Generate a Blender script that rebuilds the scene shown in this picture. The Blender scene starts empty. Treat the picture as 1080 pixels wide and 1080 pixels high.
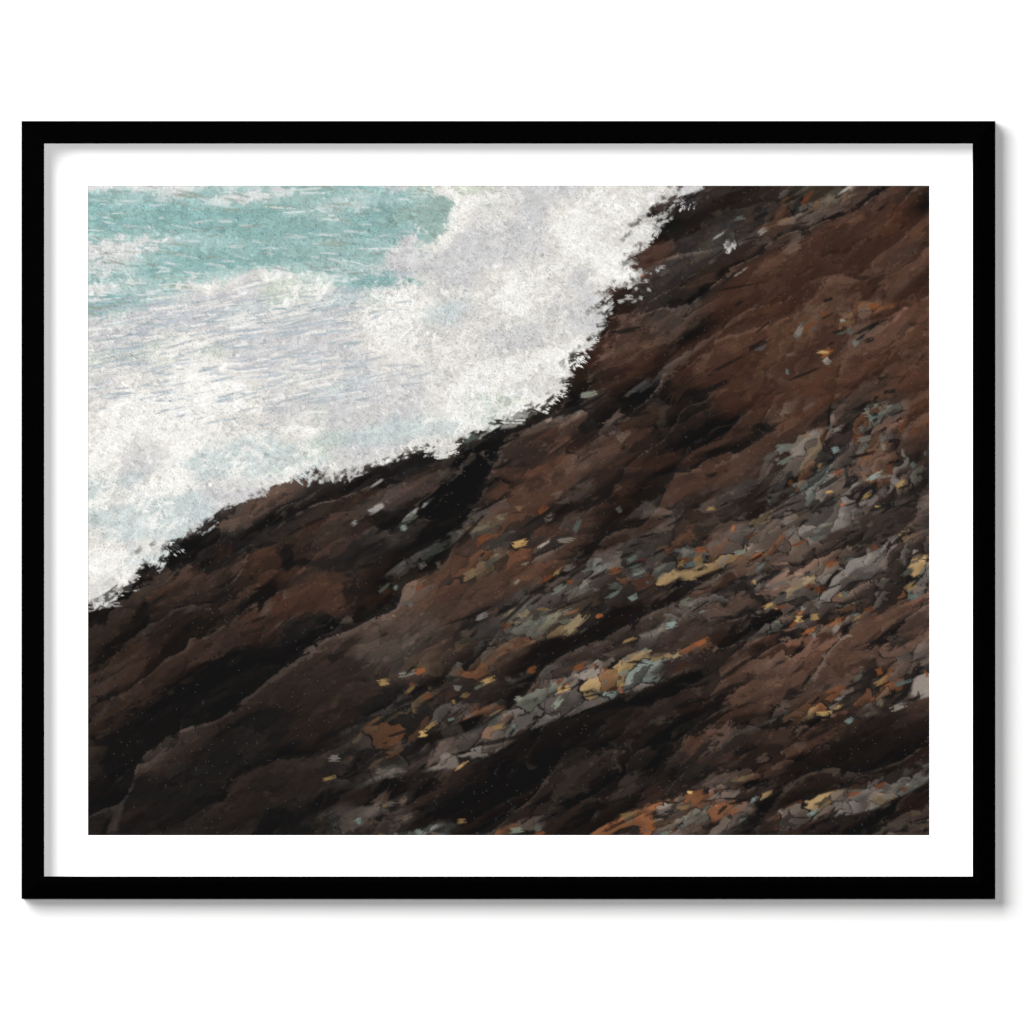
import bpy, bmesh, math
import numpy as np

S = bpy.context.scene
C = S.collection

# ------------------------------------------------------------------ camera, lamps, exposure
MM = 0.001
CX, CZ = 0.0, 1.5                      # the picture hangs with its middle about 1.5 m up the wall
DEPTH = 0.047                          # how far the moulding stands off the wall
MATZ = 0.0055                          # face of the mat board above the wall
CAM_D = 14.0

cam = bpy.data.objects.new('camera', bpy.data.cameras.new('camera'))
C.objects.link(cam)
cam.location = (CX, -CAM_D - DEPTH, CZ)
cam.rotation_euler = (math.radians(90), 0, 0)
cam.data.sensor_width = 36.0
cam.data.lens = 36.0 * CAM_D / 1.080
cam.data.clip_end = 100
S.camera = cam

w = bpy.data.worlds.new('World'); S.world = w; w.use_nodes = True
bg = w.node_tree.nodes['Background']
bg.inputs['Color'].default_value = (1, 1, 1, 1); bg.inputs['Strength'].default_value = 0.0

def lamp(name, loc, target, sx, sy, watts):
    d = bpy.data.lights.new(name, 'AREA'); d.shape = 'RECTANGLE'
    d.size, d.size_y, d.energy = sx, sy, watts
    o = bpy.data.objects.new(name, d); C.objects.link(o)
    o.location = loc
    o.rotation_euler = (math.radians(90), 0, 0) if target is None else \
        __import__('mathutils').Vector([t - l for t, l in zip(target, loc)]).to_track_quat('-Z', 'Y').to_euler()
    return o

KD = 8.0                               # large soft box, high and to the left, parallel to the wall
lamp('key_lamp', (CX - 0.62 * KD, -KD, CZ + 0.52 * KD), None, 0.80 * KD, 0.74 * KD, 2210)
lamp('fill_lamp', (CX + 0.02, -15.0, CZ + 0.32), (CX, 0, CZ), 0.6, 0.6, 1330)

S.view_settings.view_transform = 'Standard'; S.view_settings.look = 'None'
S.view_settings.exposure = 0.0; S.view_settings.gamma = 1.0
S.view_settings.use_curve_mapping = False
S.cycles.use_denoising = True

# ------------------------------------------------------------------ helpers
def px(x, y):                          # millimetres from the middle of the view
    return CX + (x - 540) * MM, CZ + (540 - y) * MM

def mat_nodes(name):
    m = bpy.data.materials.new(name); m.use_nodes = True
    nt = m.node_tree
    return m, nt, nt.nodes['Principled BSDF']

def node(nt, typ, **kw):
    n = nt.nodes.new(typ)
    for k, v in kw.items():
        if k in n.inputs: n.inputs[k].default_value = v
        else: setattr(n, k, v)
    return n

def obj(name, me, mat, parent=None):
    if isinstance(me, bmesh.types.BMesh):
        b = me; me = bpy.data.meshes.new(name)
        bmesh.ops.recalc_face_normals(b, faces=b.faces); b.to_mesh(me); b.free()
    o = bpy.data.objects.new(name, me); C.objects.link(o)
    me.materials.append(mat)
    if parent:
        o.parent = parent; o.matrix_parent_inverse = parent.matrix_world.inverted()
    return o

def ring(profile, x0, y0, x1, y1):
    """Mitred rectangular moulding: profile is a closed list of (inset mm, height m)."""
    b = bmesh.new(); loops = []
    for ins, h in profile:
        pts = [(x0 + ins, y0 + ins), (x1 - ins, y0 + ins), (x1 - ins, y1 - ins), (x0 + ins, y1 - ins)]
        loops.append([b.verts.new((px(*p)[0], -h, px(*p)[1])) for p in pts])
    n = len(profile)
    for i in range(n):
        a, c = loops[i], loops[(i + 1) % n]
        for k in range(4):
            b.faces.new((a[k], a[(k + 1) % 4], c[(k + 1) % 4], c[k]))
    return b

def slab(x0, y0, x1, y1, h0, h1):
    b = bmesh.new(); v = []
    for h in (h0, h1):
        for p in ((x0, y0), (x1, y0), (x1, y1), (x0, y1)):
            q = px(*p); v.append(b.verts.new((q[0], -h, q[1])))
    for f in ((0, 1, 2, 3), (4, 5, 6, 7), (0, 1, 5, 4), (1, 2, 6, 5), (2, 3, 7, 6), (3, 0, 4, 7)):
        b.faces.new([v[i] for i in f])
    return b

# ------------------------------------------------------------------ materials
wall_m, nt, p = mat_nodes('wall_paint')
tc = node(nt, 'ShaderNodeTexCoord')
n1 = node(nt, 'ShaderNodeTexNoise', Scale=420.0, Detail=3.0)
rmp = node(nt, 'ShaderNodeMixRGB'); rmp.inputs[1].default_value = (.582, .582, .580, 1); rmp.inputs[2].default_value = (.604, .604, .602, 1)
bmp = node(nt, 'ShaderNodeBump', Strength=0.06, Distance=0.0006)
nt.links.new(tc.outputs['Object'], n1.inputs['Vector']); nt.links.new(n1.outputs['Fac'], rmp.inputs[0])
nt.links.new(rmp.outputs[0], p.inputs['Base Color'])
nt.links.new(n1.outputs['Fac'], bmp.inputs['Height']); nt.links.new(bmp.outputs[0], p.inputs['Normal'])
p.inputs['Roughness'].default_value = .9; p.inputs['Specular IOR Level'].default_value = .05

frame_m, nt, p = mat_nodes('black_lacquer')
tc = node(nt, 'ShaderNodeTexCoord'); n1 = node(nt, 'ShaderNodeTexNoise', Scale=300.0, Detail=3.0)
rr = node(nt, 'ShaderNodeMapRange'); rr.inputs['To Min'].default_value = .42; rr.inputs['To Max'].default_value = .56
nt.links.new(tc.outputs['Object'], n1.inputs['Vector']); nt.links.new(n1.outputs['Fac'], rr.inputs['Value'])
nt.links.new(rr.outputs[0], p.inputs['Roughness'])
p.inputs['Base Color'].default_value = (.0006, .0006, .0006, 1); p.inputs['Specular IOR Level'].default_value = .0

mat_m, nt, p = mat_nodes('mat_board')
tc = node(nt, 'ShaderNodeTexCoord'); n1 = node(nt, 'ShaderNodeTexNoise', Scale=900.0, Detail=2.0)
mx = node(nt, 'ShaderNodeMixRGB'); mx.inputs[1].default_value = (.915, .915, .912, 1); mx.inputs[2].default_value = (.94, .94, .938, 1)
nt.links.new(tc.outputs['Object'], n1.inputs['Vector']); nt.links.new(n1.outputs['Fac'], mx.inputs[0]); nt.links.new(mx.outputs[0], p.inputs['Base Color'])
p.inputs['Roughness'].default_value = .95; p.inputs['Specular IOR Level'].default_value = .02

back_m, nt, p = mat_nodes('backing_card')
p.inputs['Base Color'].default_value = (.28, .20, .13, 1); p.inputs['Roughness'].default_value = .9

print_m, nt, p = mat_nodes('print_ink')                       # pigment colours + the weave of the printed canvas
at = node(nt, 'ShaderNodeAttribute', attribute_name='pigment')
nt.links.new(at.outputs['Color'], p.inputs['Base Color'])
p.inputs['Roughness'].default_value = .85; p.inputs['Specular IOR Level'].default_value = .04

# ------------------------------------------------------------------ the wall
WZ = 3.0
b = bmesh.new()
v = [b.verts.new(q) for q in ((-WZ, 0, CZ - WZ), (WZ, 0, CZ - WZ), (WZ, 0, CZ + WZ), (-WZ, 0, CZ + WZ),
                              (-WZ, .12, CZ - WZ), (WZ, .12, CZ - WZ), (WZ, .12, CZ + WZ), (-WZ, .12, CZ + WZ))]
for f in ((0, 1, 2, 3), (7, 6, 5, 4), (0, 4, 5, 1), (1, 5, 6, 2), (2, 6, 7, 3), (3, 7, 4, 0)):
    b.faces.new([v[i] for i in f])
wall = obj('wall', b, wall_m); wall['kind'] = 'structure'

# ------------------------------------------------------------------ the stand-in painting (a generic rocky shore in loose strokes)
LIGHT = 1.95                                                   # light on the print: photo value = pigment * LIGHT

def lin(c):
    c = np.asarray(c, float) / 255.0
    return np.where(c <= .04045, c / 12.92, ((c + .055) / 1.055) ** 2.4)

PW, PH = 888, 686
rng = np.random.default_rng(7)

def vnoise(w, h, sx, sy, oct=3, seed=0, ang=0.0):
    """fractal value noise, stretched (sx, sy) and turned by ang degrees; 0..1"""
    r = np.random.default_rng(seed)
    yy, xx = np.mgrid[0:h, 0:w].astype(float)
    a = math.radians(ang)
    u = xx * math.cos(a) + yy * math.sin(a); q = -xx * math.sin(a) + yy * math.cos(a)
    out = np.zeros((h, w)); amp = 1.0; tot = 0
    for o in range(oct):
        g = r.random((256, 256))
        fu, fv = u / sx * 2 ** o + 1000, q / sy * 2 ** o + 1000
        iu, iv = np.floor(fu).astype(int), np.floor(fv).astype(int)
        tu, tv = fu - iu, fv - iv
        tu = tu * tu * (3 - 2 * tu); tv = tv * tv * (3 - 2 * tv)
        A, B = g[iv % 256, iu % 256], g[iv % 256, (iu + 1) % 256]
        D, E = g[(iv + 1) % 256, iu % 256], g[(iv + 1) % 256, (iu + 1) % 256]
        out += amp * ((A * (1 - tu) + B * tu) * (1 - tv) + (D * (1 - tu) + E * tu) * tv)
        tot += amp; amp *= .55
    out /= tot
    return np.clip((out - .5) * 1.9 + .5, 0, 1)

yy, xx = np.mgrid[0:PH, 0:PW].astype(float)
def sm(a, lo, hi):
    t = np.clip((a - lo) / (hi - lo), 0, 1); return t * t * (3 - 2 * t)
def mixc(c, col, f):
    return c * (1 - f[..., None]) + np.array(col, float) * f[..., None]

ANG = -30
N_str = vnoise(PW, PH, 150, 34, 4, 1, ANG)                     # strata
N_big = vnoise(PW, PH, 220, 160, 3, 2, ANG)
N_mid = vnoise(PW, PH, 70, 26, 3, 3, ANG)
N_edge = .72 * vnoise(PW, PH, 300, 38, 2, 4, -25) + .28 * vnoise(PW, PH, 46, 16, 3, 14, ANG)
N_sea = vnoise(PW, PH, 170, 22, 3, 5, -6)
N_foam = vnoise(PW, PH, 70, 50, 4, 6, -12)
N_fine = vnoise(PW, PH, 14, 9, 3, 8, -20)

# broad masses of colour (sRGB while mixing)
edge = np.interp(xx[0], [0, 200, 330, 430, 640, 888], [418, 345, 300, 230, 62, -130])[None, :]
rock = sm((yy - edge) + (N_edge - .5) * 190, -4, 4)
sea_y = 118 - .07 * xx
teal = sm(sea_y - yy + (N_sea - .5) * 46, -10, 12) * sm(350 - xx + (N_foam - .5) * 90, -7, 7)

c = np.zeros((PH, PW, 3)) + np.array((227, 224, 218.))
c = mixc(c, (243, 241, 236), sm(N_foam, .5, .8))
c = mixc(c, (209, 208, 208), sm(1 - N_foam, .5, .8))
c = mixc(c, (196, 209, 209), sm(vnoise(PW, PH, 110, 36, 3, 9, -14), .68, .9) * .7)
c = mixc(c, (204, 212, 198), sm(vnoise(PW, PH, 90, 40, 3, 10, -14), .8, .95) * .7)
sea = np.zeros_like(c) + np.array((164, 193, 190.))
sea = mixc(sea, (142, 179, 177), sm(N_sea, .55, .8)); sea = mixc(sea, (158, 176, 166), .6 * sm(xx, 120, 380) * sm(N_foam, .45, .8))
sea = mixc(sea, (221, 222, 220), sm(1 - N_sea, .52, .72) * (1 - .6 * sm(xx, 150, 330)))
c = c * (1 - teal[..., None]) + sea * teal[..., None]

r = np.zeros_like(c) + np.array((70, 53, 44.))
r = mixc(r, (84, 70, 61), sm(N_str, .58, .8) * .8)
r = mixc(r, (76, 47, 34), sm(N_big, .5, .75) * .5)
r = mixc(r, (30, 27, 26), sm(1 - N_str, .56, .78))
warm = sm(xx + yy * .35, 560, 760)
r = mixc(r, (58, 41, 33), warm * .5)
r = mixc(r, (30, 26, 25), sm(yy - .25 * xx, 330, 470) * .45 * sm(N_big, .3, .6))
top = sm(60 - (yy - edge), 0, 50)
r = mixc(r, (58, 52, 52), top * .7 * sm(N_mid, .3, .6))
# slabs: irregular sheared cells, each with its own brown, an upper edge painted as lit and a dark cleft painted as shade below
def slabs(sx, sy, seed, warp):
    a = math.radians(ANG)
    u = xx * math.cos(a) + yy * math.sin(a); q = -xx * math.sin(a) + yy * math.cos(a)
    u = u + (vnoise(PW, PH, sx * .8, sy * 1.5, 4, seed, ANG) - .5) * warp * sx
    q = q + (vnoise(PW, PH, sx * 1.1, sy * 2.2, 4, seed + 1, ANG) - .5) * warp * sy * 2.4
    q = q + .10 * u * np.sin(u / (3.1 * sx) + seed)
    g = np.random.default_rng(seed); J = g.random((64, 64, 4))
    best = np.full((PH, PW), 1e9); sec = best.copy(); cid = np.zeros((PH, PW), int); off = np.zeros((PH, PW))
    cu, cq = np.floor(u / sx).astype(int), np.floor(q / sy).astype(int)
    for du in (-1, 0, 1):
        for dq in (-1, 0, 1):
            j = J[(cq + dq) % 64, (cu + du) % 64]
            X = (u / sx - (cu + du + j[..., 0])); Y = (q / sy - (cq + dq + j[..., 1]))
            d = np.abs(X) * .8 + np.abs(Y) + .25 * np.abs(X + Y)
            m = d < best
            sec = np.where(m, best, np.minimum(sec, d)); best = np.where(m, d, best)
            cid = np.where(m, ((cq + dq) % 64) * 64 + (cu + du) % 64, cid); off = np.where(m, Y + .25 * X, off)
    return J.reshape(-1, 4)[cid], off, sec - best
zone = sm(xx * .75 + yy + (N_big - .5) * 260, 560, 930)           # more broken and colourful ground
def ledge(r, sx, sy, seed, warp, amt):
    j, off, gap = slabs(sx, sy, seed, warp)
    amt = amt * np.ones((PH, PW))
    r = r * (1 + (amt * (j[..., 2] - .5) * .75)[..., None])
    r = mixc(r, (84, 48, 32), amt * sm(j[..., 3], .78, .92) * .4)
    r = mixc(r, (92, 78, 70), amt * sm(j[..., 3], .28, .1) * .4)
    r = r * (1 - (amt * .75 * sm(off, .04, .34) * sm(j[..., 0], .1, .6))[..., None])       # paint gets darker down each face
    r = mixc(r, (22, 20, 20), amt * sm(.11 - gap, 0, .05) * sm(off, -.12, .05) * .95)
    r = mixc(r, (122, 106, 94), amt * sm(.17 - gap, .02, .09) * sm(-off, .04, .2) * sm(j[..., 1], .3, .7) * .6)
    return r
calm = 1 - .75 * sm(N_mid * .4 + vnoise(PW, PH, 260, 150, 2, 44, ANG) * .6, .5, .66)
r = ledge(r, 300, 84, 101, .5, .9)
r = ledge(r, 130, 34, 111, .55, .85 * calm)
r = ledge(r, 58, 15, 121, .6, .6 * calm * (.5 + .5 * zone))
# weathered, coloured stones among the courses
RICH = np.array([(170, 138, 90), (122, 114, 108), (108, 100, 94), (112, 116, 104), (150, 90, 52), (140, 130, 120), (100, 86, 76), (116, 128, 122), (124, 74, 46),
                 (40, 33, 30), (30, 27, 26), (52, 42, 36), (64, 54, 48), (110, 92, 80), (84, 76, 72), (44, 38, 36)], float)
band = sm(vnoise(PW, PH, 300, 50, 4, 21, -22), .52, .62) * zone * sm(xx + .3 * yy, 380, 560)
for sx, sy, sd, am in ((110, 40, 131, .95), (58, 22, 141, .95), (30, 12, 151, .6)):
    j, off, gap = slabs(sx, sy, sd, .6)
    f = band * sm(j[..., 2] + (vnoise(PW, PH, 40, 22, 3, sd + 5, ANG) - .5) * .5, .42, .56) * am
    col = RICH[(j[..., 3] * 16).astype(int) % 16] * (1.05 - .35 * sm(off, -.3, .4))[..., None]
    col = mixc(col, (24, 22, 21), sm(.13 - gap, 0, .1))
    r = r * (1 - f[..., None]) + col * f[..., None]
r = r * (1 - (.5 * sm(yy - .2 * xx, 300, 520) * (1 - band))[..., None] * .8)
r = mixc(r, (86, 48, 32), sm(xx, 430, 640) * sm(380 - yy, 0, 160) * sm(vnoise(PW, PH, 190, 90, 3, 77, ANG), .5, .72) * .55)
r = np.clip(r * 1.06, 0, 255)
r = r * .80 + r.mean(-1, keepdims=True) * np.array((1.06, .99, .94)) * .20
c = c * (1 - rock[..., None]) + r * rock[..., None]
c = mixc(c, (222, 222, 216), sm(vnoise(PW, PH, 190, 20, 3, 61, ANG - 4), .76, .80) * rock * sm(130 - (yy - edge), 0, 60) * .55 * sm(N_fine, .2, .5))

field = c.copy()
canvas = lin(np.clip(field, 0, 255))                           # underpainting
hi = lin((255, 255, 255))

def stroke(x, y, L, W, ang, col, dry=.35, op=.95):
    R = int(math.hypot(L, W) / 2 + 2)
    x0, x1, y0, y1 = max(0, int(x) - R), min(PW, int(x) + R + 1), max(0, int(y) - R), min(PH, int(y) + R + 1)
    if x1 <= x0 or y1 <= y0: return
    X = np.arange(x0, x1)[None, :] - x; Y = np.arange(y0, y1)[:, None] - y
    ca, sa = math.cos(ang), math.sin(ang)
    u = X * ca + Y * sa; q = -X * sa + Y * ca
    q = q + rng.uniform(-.12, .12) * W * (u / L * 2) ** 2
    nb = max(3, int(W) + 2)
    br = rng.random(nb); en = rng.random(nb) * .30 * L
    bi = np.clip(((q / W + .5) * nb).astype(int), 0, nb - 1)
    m = np.clip((W / 2 - np.abs(q)) + .5, 0, 1) * np.clip((L / 2 - np.abs(u) - en[bi]) / 1.5, 0, 1)
    gaps = (br[bi] < dry) & (u > L * .05)
    m = m * np.where(gaps, .35, 1.0) * op
    tone = 1 + (br[bi] - .5) * .22
    cc = col[None, None, :] * tone[..., None]
    canvas[y0:y1, x0:x1] = canvas[y0:y1, x0:x1] * (1 - m[..., None]) + cc * m[..., None]

def lay(n, L, W, jit, where=None, aj=.25, dry=.3):
    k = 0
    while k < n:
        x, y = rng.random() * PW, rng.random() * PH
        ix, iy = int(x), int(y)
        if where is not None and rng.random() > where[iy, ix]: continue
        k += 1
        base = math.radians(ANG) if rock[iy, ix] > .5 else math.radians(-8 + 26 * (N_foam[iy, ix] - .5) * 4)
        col = field[iy, ix]
        col = np.clip(col * (1 + rng.normal(0, jit)) + rng.normal(0, jit * 14, 3), 8, 252)
        stroke(x, y, L * rng.uniform(.6, 1.4), W * rng.uniform(.6, 1.4), base + rng.normal(0, aj), lin(col), dry)

rk, lt = rock, 1 - rock
def pick(dens):
    while True:
        x, y = rng.random() * PW, rng.random() * PH
        if rng.random() < dens[int(y), int(x)]: return x, y
def tint(col, j, h=None):
    return lin(np.clip(np.array(col, float) * (1 + rng.normal(0, j)) + rng.normal(0, (h or j * 10), 3), 7, 252))

# surf: thick soft dabs, then broken ones
lay(1000, 40, 17, .03, lt, .5)
lay(4200, 15, 7, .04, lt, 1.0)
lay(6000, 7, 3.4, .055, lt, 1.4)
for _ in range(520):                                               # combed streaks of broken water
    x, y = pick(lt * sm(330 - xx, -60, 120) * sm(yy - sea_y, -20, 30) * sm(260 - yy, 0, 80))
    stroke(x, y, rng.uniform(14, 50), rng.uniform(1.2, 2.8), math.radians(-9 + rng.normal(0, 5)), tint([(240, 238, 234), (182, 190, 198), (170, 184, 190)][rng.integers(3)], .03), .3, .7)
for _ in range(260):                                               # crests and hollows on the open water
    x, y = pick(teal)
    stroke(x, y, rng.uniform(10, 44), rng.uniform(1.2, 3.2), math.radians(4 + rng.normal(0, 8)), tint([(216, 222, 220), (128, 166, 166), (150, 160, 148)][rng.integers(3)], .04), .35, .6)
for _ in range(700):                                               # thick white touches
    x, y = pick((lt - lt * teal) * sm(N_foam, .45, .75))
    stroke(x, y, rng.uniform(5, 20), rng.uniform(2, 6), rng.uniform(-1.4, .4), tint((246, 244, 239), .02), .4, .7)
# rock: broad dabs that keep the planes of the slabs, then broken ones
lay(600, 30, 9, .06, rk * (1 - band), .2, .2)
lay(2600, 15, 4.2, .08, rk * (1 - .9 * band), .22, .25)
lay(5200, 8, 2.4, .09, rk * (1 - .5 * band), .3, .3)
lay(1600, 6, 2, .14, rk, .5, .3)

# thick single touches on the weathered courses
for _ in range(300):
    x, y = pick(band * rk)
    col = RICH[rng.integers(9)] * rng.uniform(.6, 1.12)
    stroke(x, y, rng.uniform(6, 24), rng.uniform(2.5, 7), math.radians(-24) + rng.normal(0, .25), tint(col, .08), .35, .9)
for _ in range(130):
    x, y = pick(band * rk)
    stroke(x, y, rng.uniform(8, 34), rng.uniform(1.6, 4), math.radians(-24) + rng.normal(0, .2), tint((25, 23, 22), .1, 1), .2, .9)
# deep shade pigment in clefts
for _ in range(90):
    x, y = pick(rk * sm(1 - N_str, .4, .7))
    stroke(x, y, rng.uniform(14, 70), rng.uniform(1.6, 5.5), math.radians(ANG) + rng.normal(0, .16), lin((24, 21, 20)), .2, .85)
# spray feathering over the edge of the rock
for _ in range(420):
    x, y = pick(np.exp(-(((yy - edge) + (N_edge - .5) * 190) / 9) ** 2))
    pale = rng.random() < .5
    stroke(x, y, rng.uniform(4, 15), rng.uniform(2, 5), math.radians(ANG) + rng.normal(0, .6), tint((206, 204, 200) if pale else (64, 57, 55), .08), .5, .6)
# flecks where pigment has worn off the weave: dark in the pale paint, pale in the dark
sp = rng.random((PH, PW)); grit = vnoise(PW, PH, 60, 40, 3, 31, 0)
canvas *= np.where((rock < .5) & (sp < .16 * grit), .74, 1.0)[..., None]
canvas *= np.where((rock < .5) & (sp > 1 - .02 * grit), .5, 1.0)[..., None]
canvas += (np.where((rock > .5) & (sp < .006 * grit), .05, 0.0))[..., None]
canvas *= (1 + rng.normal(0, .05, (PH, PW)))[..., None]
pig = np.clip(canvas / LIGHT, .002, .62)

# ------------------------------------------------------------------ the framed print
FX0, FY0, FX1, FY1 = 22.0, 127.1, 1050.4, 948.6
root = bpy.data.objects.new('framed_print', None); C.objects.link(root)
root.location = (CX, 0, px(0, FY1)[1]); root.empty_display_size = .2
root['label'] = 'black framed coastal print with wide white mat hanging on the white wall'
root['category'] = 'framed picture'
bpy.context.view_layer.update()

RW = 23.1                                                      # rail width
LOW = 0.028                                                    # reverse bevel invented for the shadow widths: low outer edge, narrow flat inner lip
prof = [(0, .0), (0, LOW), (17, DEPTH - .0005), (18.5, DEPTH), (RW - .6, DEPTH), (RW, DEPTH - .0006), (RW, .0)]
obj('frame', ring(prof, FX0, FY0, FX1, FY1), frame_m, root)

IX0, IY0, IX1, IY1 = FX0 + RW + .05, FY0 + RW + .05, FX1 - RW - .05, FY1 - RW - .05
k = (CAM_D + DEPTH - MATZ) / CAM_D
AX0, AX1 = 540 + (93 - 540) * k, 540 + (980.3 - 540) * k
AY0, AY1 = 540 + (196 - 540) * k, 540 + (881 - 540) * k
b = bmesh.new(); loops = []
rects = [(IX0, IY0, IX1, IY1, .0030), (IX0, IY0, IX1, IY1, MATZ), (AX0 - .6, AY0 - .6, AX1 + .6, AY1 + .6, MATZ), (AX0, AY0, AX1, AY1, MATZ - .0010), (AX0, AY0, AX1, AY1, .0030)]
for x0, y0, x1, y1, h in rects:
    loops.append([b.verts.new((px(*q)[0], -h, px(*q)[1])) for q in ((x0, y0), (x1, y0), (x1, y1), (x0, y1))])
for i in range(5):
    a, d = loops[i], loops[(i + 1) % 5]
    for j in range(4): b.faces.new((a[j], a[(j + 1) % 4], d[(j + 1) % 4], d[j]))
obj('mat', b, mat_m, root)
obj('backing_board', slab(IX0, IY0, IX1, IY1, .0006, .0026), back_m, root)

# the print: one flat sheet, finely divided so that each dot of pigment has its own colour
x = np.linspace(AX0 + .05, AX1 - .05, PW); y = np.linspace(AY0 + .05, AY1 - .05, PH)
gx, gy = np.meshgrid(x, y)
co = np.stack([CX + (gx - 540) * MM, np.full_like(gx, -(MATZ - .0013)), CZ + (540 - gy) * MM], -1).reshape(-1, 3)
me = bpy.data.meshes.new('print')
i = np.arange((PH - 1) * PW).reshape(PH - 1, PW)[:, :-1].ravel()
faces = np.stack([i, i + PW, i + PW + 1, i + 1], -1)
me.vertices.add(PW * PH); me.vertices.foreach_set('co', co.astype(np.float32).ravel())
me.loops.add(faces.size); me.loops.foreach_set('vertex_index', faces.astype(np.int32).ravel())
me.polygons.add(len(faces)); me.polygons.foreach_set('loop_start', np.arange(0, faces.size, 4, dtype=np.int32))
me.update(calc_edges=True)
ca = me.color_attributes.new('pigment', 'FLOAT_COLOR', 'POINT')
ca.data.foreach_set('color', np.concatenate([pig.reshape(-1, 3), np.ones((PW * PH, 1))], 1).astype(np.float32).ravel())
obj('print', me, print_m, root)
